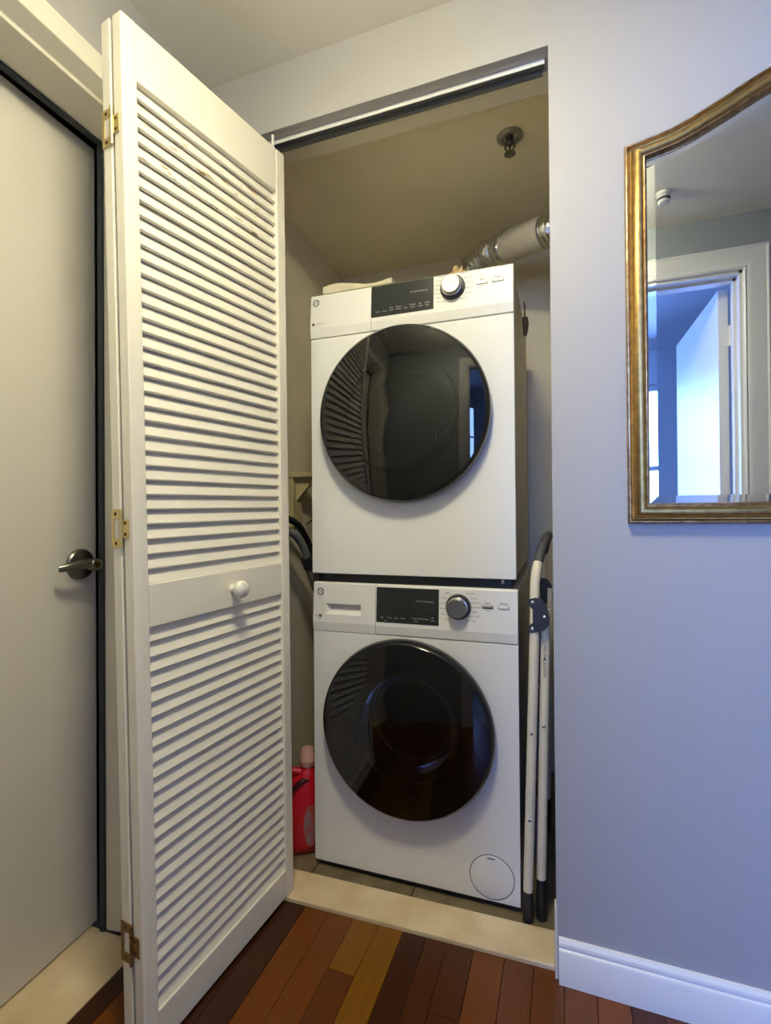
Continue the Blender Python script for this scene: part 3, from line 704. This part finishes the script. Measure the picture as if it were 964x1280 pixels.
# manual packet on the dryer
pk = thing('manual_packet', 'paper manuals in a clear sleeve lying on the dryer top', 'papers', (0.12, 0.1, 1.707))
def sheet(nm, x0, x1, y0, y1, z, amp, mt, par, th=0.003, sd=0):
    q = MB(); nx, ny = 14, 10; V = []
    for lvl in (0, 1):
        for j in range(ny+1):
            for i in range(nx+1):
                x = x0+(x1-x0)*i/nx; y = y0+(y1-y0)*j/ny
                h = amp*(0.5+0.5*noise.noise(Vector((x*9+sd, y*9, sd)))) if lvl else 0
                V.append((x, y, z + (th + h if lvl else 0)))
    k = (nx+1)*(ny+1); F = []
    for lvl in (0, 1):
        for j in range(ny):
            for i in range(nx): a = lvl*k+j*(nx+1)+i; F.append((a, a+1, a+nx+2, a+nx+1))
    bd = [i for i in range(nx+1)] + [j*(nx+1)+nx for j in range(1, ny+1)] + [ny*(nx+1)+i for i in range(nx-1, -1, -1)] + [j*(nx+1) for j in range(ny-1, 0, -1)]
    for i in range(len(bd)): a, b_ = bd[i], bd[(i+1) % len(bd)]; F.append((a, b_, k+b_, k+a))
    return build(nm, q.add(V, F), mt, par, smooth=40)
sheet('manual', 0.025, 0.225, 0.06, 0.30, 1.7068, 0.006, 'paper', pk, 0.014, 1)
sheet('sleeve', 0.015, 0.240, 0.045, 0.31, 1.7275, 0.034, 'film', pk, 0.002, 4)
# crumpled rag beside the duct
rg = bpy.data.meshes.new('rag'); bm = bmesh.new(); bmesh.ops.create_icosphere(bm, subdivisions=4, radius=1)
for v in bm.verts:
    d = v.co.copy(); k = 1 + 0.38*noise.noise(d*2.2) + 0.2*noise.noise(d*5)
    v.co = Vector((0.395 + 0.034*d.x*k, 0.24 + 0.04*d.y*k, max(1.7075, 1.765 + 0.064*d.z*k)))
bm.to_mesh(rg); bm.free(); rg.materials.append(MATS['cloth'])
for f_ in rg.polygons: f_.use_smooth = True
o = bpy.data.objects.new('rag', rg); COL.objects.link(o); tag(o, 'small crumpled cream rag on the dryer top near the duct', 'rag')
# sprinkler head
spk = thing('sprinkler_head', 'round metal fire sprinkler on the closet ceiling', 'sprinkler', (0.57, 0.165, CZ1))
spc = (0.57, 0.165)
build('escutcheon', MB().lathe([(0.038, -0.0005), (0.038, -0.003), (0.033, -0.007), (0.024, -0.008), (0.020, -0.002)], (spc[0], spc[1], CZ1), 'Z', 40), 'sprinkler_plate', spk, smooth=40)
build('body', MB().lathe([(0.011, -0.002), (0.011, -0.020), (0.007, -0.024), (0.003, -0.026), (0.003, -0.042), (0.006, -0.046), (0.0, -0.048)], (spc[0], spc[1], CZ1), 'Z', 24), 'sprinkler_metal', spk, smooth=40)
for s_ in (-1, 1):
    build('frame_arm', MB().tube([(spc[0]+s_*0.010, spc[1], CZ1-0.018), (spc[0]+s_*0.014, spc[1], CZ1-0.032), (spc[0]+s_*0.004, spc[1], CZ1-0.047)], 0.0028, 8), 'sprinkler_metal', spk, smooth=40)
build('deflector', MB().lathe([(0.004, -0.046), (0.016, -0.050), (0.017, -0.052), (0.0, -0.053)], (spc[0], spc[1], CZ1), 'Z', 24), 'sprinkler_metal', spk)
# bracket on the left closet wall
br = thing('wall_bracket', 'small cream wooden bracket on the left closet wall above the hoses', 'bracket', (-0.264, 0.33, 1.06))
build('upright', MB().box(-0.264, -0.246, 0.305, 0.372, 1.00, 1.203), 'cleat_wood', br, bevel=0.002)
build('ledge', MB().box(-0.264, -0.150, 0.300, 0.370, 1.188, 1.206), 'cleat_wood', br, bevel=0.002)
build('brace', MB().prism([(-0.246, 1.188), (-0.165, 1.188), (-0.246, 1.10)], lambda a, b_, d: (a, d, b_), 0.328, 0.346), 'cleat_wood', br)
# hoses
def hose(nm, lab, ps, r, mt, ribbed=False, n_=14):
    fp = lerp_path(ps, n_)
    rr = [r*(1+(0.07 if i % 2 else -0.07)) if ribbed else r for i in range(len(fp))]
    return tag(build(nm, MB().tube(fp, rr, 14), mt, smooth=50), lab, 'hose')
hose('water_hose', 'black water hose arching from the left wall towards the machines', [(-0.250, 0.13, 0.985), (-0.215, 0.19, 1.032), (-0.20, 0.256, 1.012), (-0.20, 0.315, 0.963), (-0.195, 0.37, 0.89), (-0.18, 0.44, 0.75), (-0.12, 0.52, 0.45)], 0.0125, 'hose_black')
dh = hose('drain_hose', 'grey ribbed drain hose hanging under the black hose', [(-0.205, 0.09, 0.97), (-0.165, 0.145, 0.990), (-0.150, 0.203, 0.940), (-0.146, 0.236, 0.872), (-0.142, 0.27, 0.797), (-0.12, 0.36, 0.62), (-0.10, 0.46, 0.35)], 0.0135, 'hose_gray', True, 26)
hose('fill_hose', 'pale grey fill hose between the black hose and the drain hose', [(-0.235, 0.115, 0.965), (-0.190, 0.17, 0.998), (-0.174, 0.23, 0.960), (-0.168, 0.275, 0.900), (-0.160, 0.33, 0.82), (-0.13, 0.42, 0.55)], 0.009, 'hose_gray')
build('hose_coupling', MB().tube([(-0.1475, 0.222, 0.898), (-0.1455, 0.243, 0.857)], [0.0185, 0.0185], 8), 'dark_plastic', dh)
o = hose('power_cord', 'thin black cord curving from the left wall to the dryer side', [(-0.258, 0.43, 1.01), (-0.20, 0.41, 1.045), (-0.14, 0.39, 1.082), (-0.07, 0.40, 1.105), (-0.016, 0.43, 1.112), (-0.010, 0.52, 1.10)], 0.003, 'hose_black'); o['category'] = 'cord'
# rusty hanger on the wall right of the dryer
hg = thing('pipe_strap', 'rusty brown strap hanging beside the upper right of the dryer', 'strap', (0.604, 0.30, 1.60))
build('strap', MB().box(0.5975, 0.6005, 0.262, 0.300, 1.655, 1.706), 'copper_tag', hg, bevel=0.001)
build('hook', MB().tube([(0.5995, 0.281, 1.66), (0.6015, 0.279, 1.64), (0.601, 0.284, 1.62), (0.5995, 0.290, 1.605)], [0.009, 0.0105, 0.008, 0.005], 10, flat=0.8), 'copper_tag', hg, smooth=50)
build('screw', MB().lathe([(0.004, 0.0), (0.003, 0.002), (0.0, 0.0022)], (0.6005, 0.281, 1.664), 'X', 12), 'brass', hg)

# detergent jug
jg = thing('detergent_jug', 'red laundry detergent jug standing left of the washer', 'detergent jug', (-0.085, 0.035, 0))
JC = Vector((-0.083, 0.055)); JA = math.radians(28)
def jpt(a, b_, z):
    c, s_ = math.cos(JA), math.sin(JA); return (JC.x + a*c - b_*s_, JC.y + a*s_ + b_*c, z)
def superell(hw, hd, e, k, n_=40):
    a = 2*PI*k/n_; c, s_ = math.cos(a), math.sin(a)
    return (hw*math.copysign(abs(c)**(2/e), c), hd*math.copysign(abs(s_)**(2/e), s_))
# body cross sections: (z, half width, half depth, centre shift)
secs = [(0.001, 0.052, 0.034, 0.0), (0.006, 0.060, 0.041, 0), (0.03, 0.064, 0.045, 0), (0.09, 0.064, 0.045, 0), (0.14, 0.062, 0.044, 0.0), (0.18, 0.056, 0.041, 0.004), (0.21, 0.049, 0.038, 0.010), (0.232, 0.038, 0.033, 0.018), (0.246, 0.026, 0.026, 0.024), (0.252, 0.021, 0.021, 0.026), (0.262, 0.020, 0.020, 0.026)]
q = MB(); N_ = 40; V = []
for z, hw, hd, sh in secs:
    for k in range(N_): a, b_ = superell(hw, hd, 3.0 if z < 0.2 else 2.2, k); V.append(jpt(a+sh, b_, z))
F = [tuple(range(N_)), tuple((len(secs)-1)*N_+k for k in range(N_))]
for i in range(len(secs)-1):
    for k in range(N_): F.append((i*N_+k, i*N_+(k+1) % N_, (i+1)*N_+(k+1) % N_, (i+1)*N_+k))
build('body', q.add(V, F), 'jug_red', jg, smooth=50)
hpth = lerp_path([jpt(0.004, -0.012, 0.243), jpt(-0.022, -0.012, 0.246), jpt(-0.045, -0.012, 0.232), jpt(-0.062, -0.012, 0.20), jpt(-0.066, -0.012, 0.165), jpt(-0.060, -0.012, 0.14)], 8)
build('handle', MB().tube(hpth, 0.0125, 14), 'jug_red', jg, smooth=50)
build('grip_recess_shade', MB().tube(lerp_path([jpt(0.030, -0.034, 0.226), jpt(0.008, -0.0385, 0.225), jpt(-0.014, -0.0410, 0.208), jpt(-0.026, -0.0430, 0.183)], 6), [0.004]*4+[0.0075]*10+[0.0055]*4+[0.003], 10), 'jug_shade', jg, smooth=50)  # dark tube on the surface, paints the shade inside the handle hollow
cpos = jpt(0.026, 0, 0)
build('cap', MB().lathe([(0.024, 0.258), (0.026, 0.262), (0.026, 0.276), (0.0225, 0.280), (0.0205, 0.306), (0.017, 0.311), (0.0, 0.312)], (cpos[0], cpos[1], 0), 'Z', 32), 'jug_cap', jg, smooth=40)
V = []; F = []; rows = 9
for r_ in range(rows):
    z = 0.028 + 0.125*r_/(rows-1); w_ = 0.035*math.sin(PI*(0.12+0.76*r_/(rows-1)))
    for k in range(9):
        a = 0.034 + w_*(k/8-0.5)*1.2 ; b_ = -0.0462*(1-abs(a/0.064)**3)**(1/3) - 0.0008
        V.append(jpt(min(a, 0.0605), b_, z))
for r_ in range(rows-1):
    for k in range(8): F.append((r_*9+k, r_*9+k+1, (r_+1)*9+k+1, (r_+1)*9+k))
build('label', MB().add(V, F), 'jug_label', jg, smooth=50)

# ------------------------------------------------------------------ hall lamp, smoke detector
lp = thing('ceiling_lamp', 'round flush ceiling lamp lighting the hall in front of the closet', 'ceiling lamp', (LAMP_AT[0], LAMP_AT[1], ZC))
build('base_plate', MB().lathe([(0.065, -0.0005), (0.065, -0.018), (0.040, -0.025), (0.040, -0.051), (0.0, -0.051)], (LAMP_AT[0], LAMP_AT[1], ZC), 'Z', 40), 'trim_white', lp, smooth=40)
build('glass_dome', MB().lathe([(0.05, -0.050), (0.10, -0.055), (0.132, -0.066), (0.138, -0.075), (0.132, -0.088), (0.115, -0.098), (0.08, -0.107), (0.04, -0.111), (0.0, -0.112)], (LAMP_AT[0], LAMP_AT[1], ZC), 'Z', 32), 'lamp_glass', lp, smooth=60)
sd = thing('smoke_detector', 'white smoke detector on the hall ceiling seen in the mirror', 'smoke detector', (1.087, -1.178, ZC))
build('housing', MB().lathe([(0.028, -0.0005), (0.028, -0.010), (0.023, -0.014), (0.021, -0.040), (0.016, -0.044), (0.0, -0.045)], (1.087, -1.178, ZC), 'Z', 36), 'trim_white', sd, smooth=35)
build('grille', MB().lathe([(0.0235, -0.022), (0.0235, -0.028), (0.0215, -0.031)], (1.087, -1.178, ZC), 'Z', 36), 'print_gray', sd, smooth=35)

# ------------------------------------------------------------------ opposite doorway, bedroom with its window (seen in the mirror)
def casing(name, y, sgn, lab):
    prof = [(0.0, 0.0), (0.0, 0.012), (0.006, 0.017), (0.012, 0.013), (0.020, 0.017), (0.030, 0.020), (0.078, 0.020), (0.085, 0.024), (0.091, 0.022), (0.091, 0.0)]
    q = MB(); k = len(prof); V = []
    for (cx_, cz_, sx, sz) in ((DX0, ZF, -1, 0), (DX0, DZ, -1, 1), (DX1, DZ, 1, 1), (DX1, ZF, 1, 0)):
        for d, h in prof: V.append((cx_ + sx*d, y + sgn*h, cz_ + sz*d))
    F = [tuple(range(k)), tuple(range(3*k, 4*k))]
    for sgm in range(3):
        for i in range(k): j = (i+1) % k; F.append((sgm*k+i, sgm*k+j, (sgm+1)*k+j, (sgm+1)*k+i))
    return tag(build(name, q.add(V, F), 'trim_white', smooth=25), lab, 'trim', 'structure')
casing('trim_3', YS, 1, 'white moulded casing around the doorway seen in the mirror')
q = MB().box(DX0-0.001, DX0+0.012, YS-0.12, YS, ZF, DZ).box(DX1-0.012, DX1+0.001, YS-0.12, YS, ZF, DZ).box(DX0, DX1, YS-0.12, YS, DZ-0.012, DZ+0.001)
q.box(DX0+0.012, DX0+0.022, YS-0.07, YS-0.045, ZF, DZ-0.012).box(DX1-0.022, DX1-0.012, YS-0.07, YS-0.045, ZF, DZ-0.012).box(DX0+0.012, DX1-0.012, YS-0.07, YS-0.045, DZ-0.022, DZ-0.012)
tag(build('trim_4', q, 'trim_white'), 'white jamb lining of the doorway seen in the mirror', 'trim', 'structure')
d3 = thing('door_3', 'white bedroom door standing open, seen in the mirror', 'door', (DX1-0.016, YS-0.128, ZF+0.01), math.radians(-1.5), kind='structure')
build('leaf', MB().box(-0.040, 0, -0.780, -0.004, 0.0, 2.03), 'trim_white', d3, bevel=0.002, local=True)
for z_ in (0.22, 1.02, 1.82):
    h_ = build('hinge', MB().tube([(0.006, 0.0, z_-0.045), (0.006, 0.0, z_+0.045)], 0.006, 12).box(-0.034, 0.004, -0.0042, -0.0022, z_-0.045, z_+0.045), 'trim_white', d3, local=True)
build('door_knob', MB().lathe([(0.026, 0.0), (0.026, -0.006), (0.010, -0.01), (0.010, -0.03), (0.026, -0.042), (0.026, -0.056), (0.0, -0.064)], (-0.040, -0.715, 0.93), 'X', 28), 'chrome', d3, smooth=40, local=True)
BX0, BX1, BY0, BZ = -0.9, 2.5, -4.0, 2.5
WX0, WX1, WZ0, WZ1 = -0.69, 1.01, 0.70, 2.20
q = MB().box(BX0, WX0, BY0-0.15, BY0, ZF-0.02, BZ).box(WX1, BX1, BY0-0.15, BY0, ZF-0.02, BZ).box(WX0, WX1, BY0-0.15, BY0, ZF-0.02, WZ0).box(WX0, WX1, BY0-0.15, BY0, WZ1, BZ)
tag(build('wall_bedroom_south', q, 'bedroom_paint'), 'bedroom wall with the window beyond the doorway', 'wall', 'structure')
tag(build('wall_bedroom_west', MB().box(BX0-0.1, BX0, BY0-0.15, YS, ZF-0.02, BZ), 'bedroom_paint'), 'bedroom side wall to the west', 'wall', 'structure')
tag(build('wall_bedroom_east', MB().box(BX1, BX1+0.1, BY0-0.15, YS-0.12, ZF-0.02, BZ), 'bedroom_paint'), 'bedroom side wall to the east', 'wall', 'structure')
tag(build('wall_bedroom_north', MB().box(BX0, XL-0.16, YS-0.12, YS, ZF-0.02, BZ), 'bedroom_paint'), 'bedroom wall beside the hall', 'wall', 'structure')
tag(build('ceiling_bedroom', MB().box(BX0-0.1, BX1+0.1, BY0-0.15, YS-0.001, BZ, BZ+0.08), 'bedroom_paint'), 'bedroom ceiling beyond the doorway', 'ceiling', 'structure')
tag(build('floor_bedroom', MB().box(BX0-0.1, BX1+0.1, BY0-0.15, YS-0.13, -0.05, ZF-0.002), 'carpet'), 'grey bedroom floor beyond the doorway', 'floor', 'structure')
wn = thing('window_1', 'bedroom window letting in blue daylight beyond the doorway', 'window', ((WX0+WX1)/2, BY0-0.08, WZ0), kind='structure')
q = MB()
for a in ((WX0, WX0+0.05, WZ0, WZ1), (WX1-0.05, WX1, WZ0, WZ1), (WX0, WX1, WZ0, WZ0+0.05), (WX0, WX1, WZ1-0.05, WZ1), (WX0, WX1, 1.43, 1.47)): q.box(a[0], a[1], BY0-0.11, BY0-0.06, a[2], a[3])
build('window_frame', q, 'trim_white', wn)
for z0, z1 in ((WZ0+0.05, 1.43), (1.47, WZ1-0.05)): build('pane', MB().box(WX0+0.05, WX1-0.05, BY0-0.088, BY0-0.083, z0, z1), 'window_glass', wn)
build('window_sill', MB().box(WX0-0.04, WX1+0.04, BY0-0.05, BY0+0.05, WZ0-0.03, WZ0-0.0), 'trim_white', wn)
# dark vestibule behind the entry door (the corridor is unlit)
tag(build('wall_corridor', MB().box(XL-1.2, XL-1.1, YS-0.1, 0.93, ZF-0.02, ZC).box(XL-1.2, XL-0.16, YS-0.2, YS-0.1, ZF-0.02, ZC).box(XL-1.2, XL-0.16, 0.83, 0.93, ZF-0.02, ZC).box(XL-1.2, XL-0.16, YS-0.2, 0.93, ZC, ZC+0.05).box(XL-1.2, XL-0.002, YS-0.2, 0.93, -0.08, -0.0205), 'wall_paint'), 'unlit corridor walls behind the entry door', 'wall', 'structure')
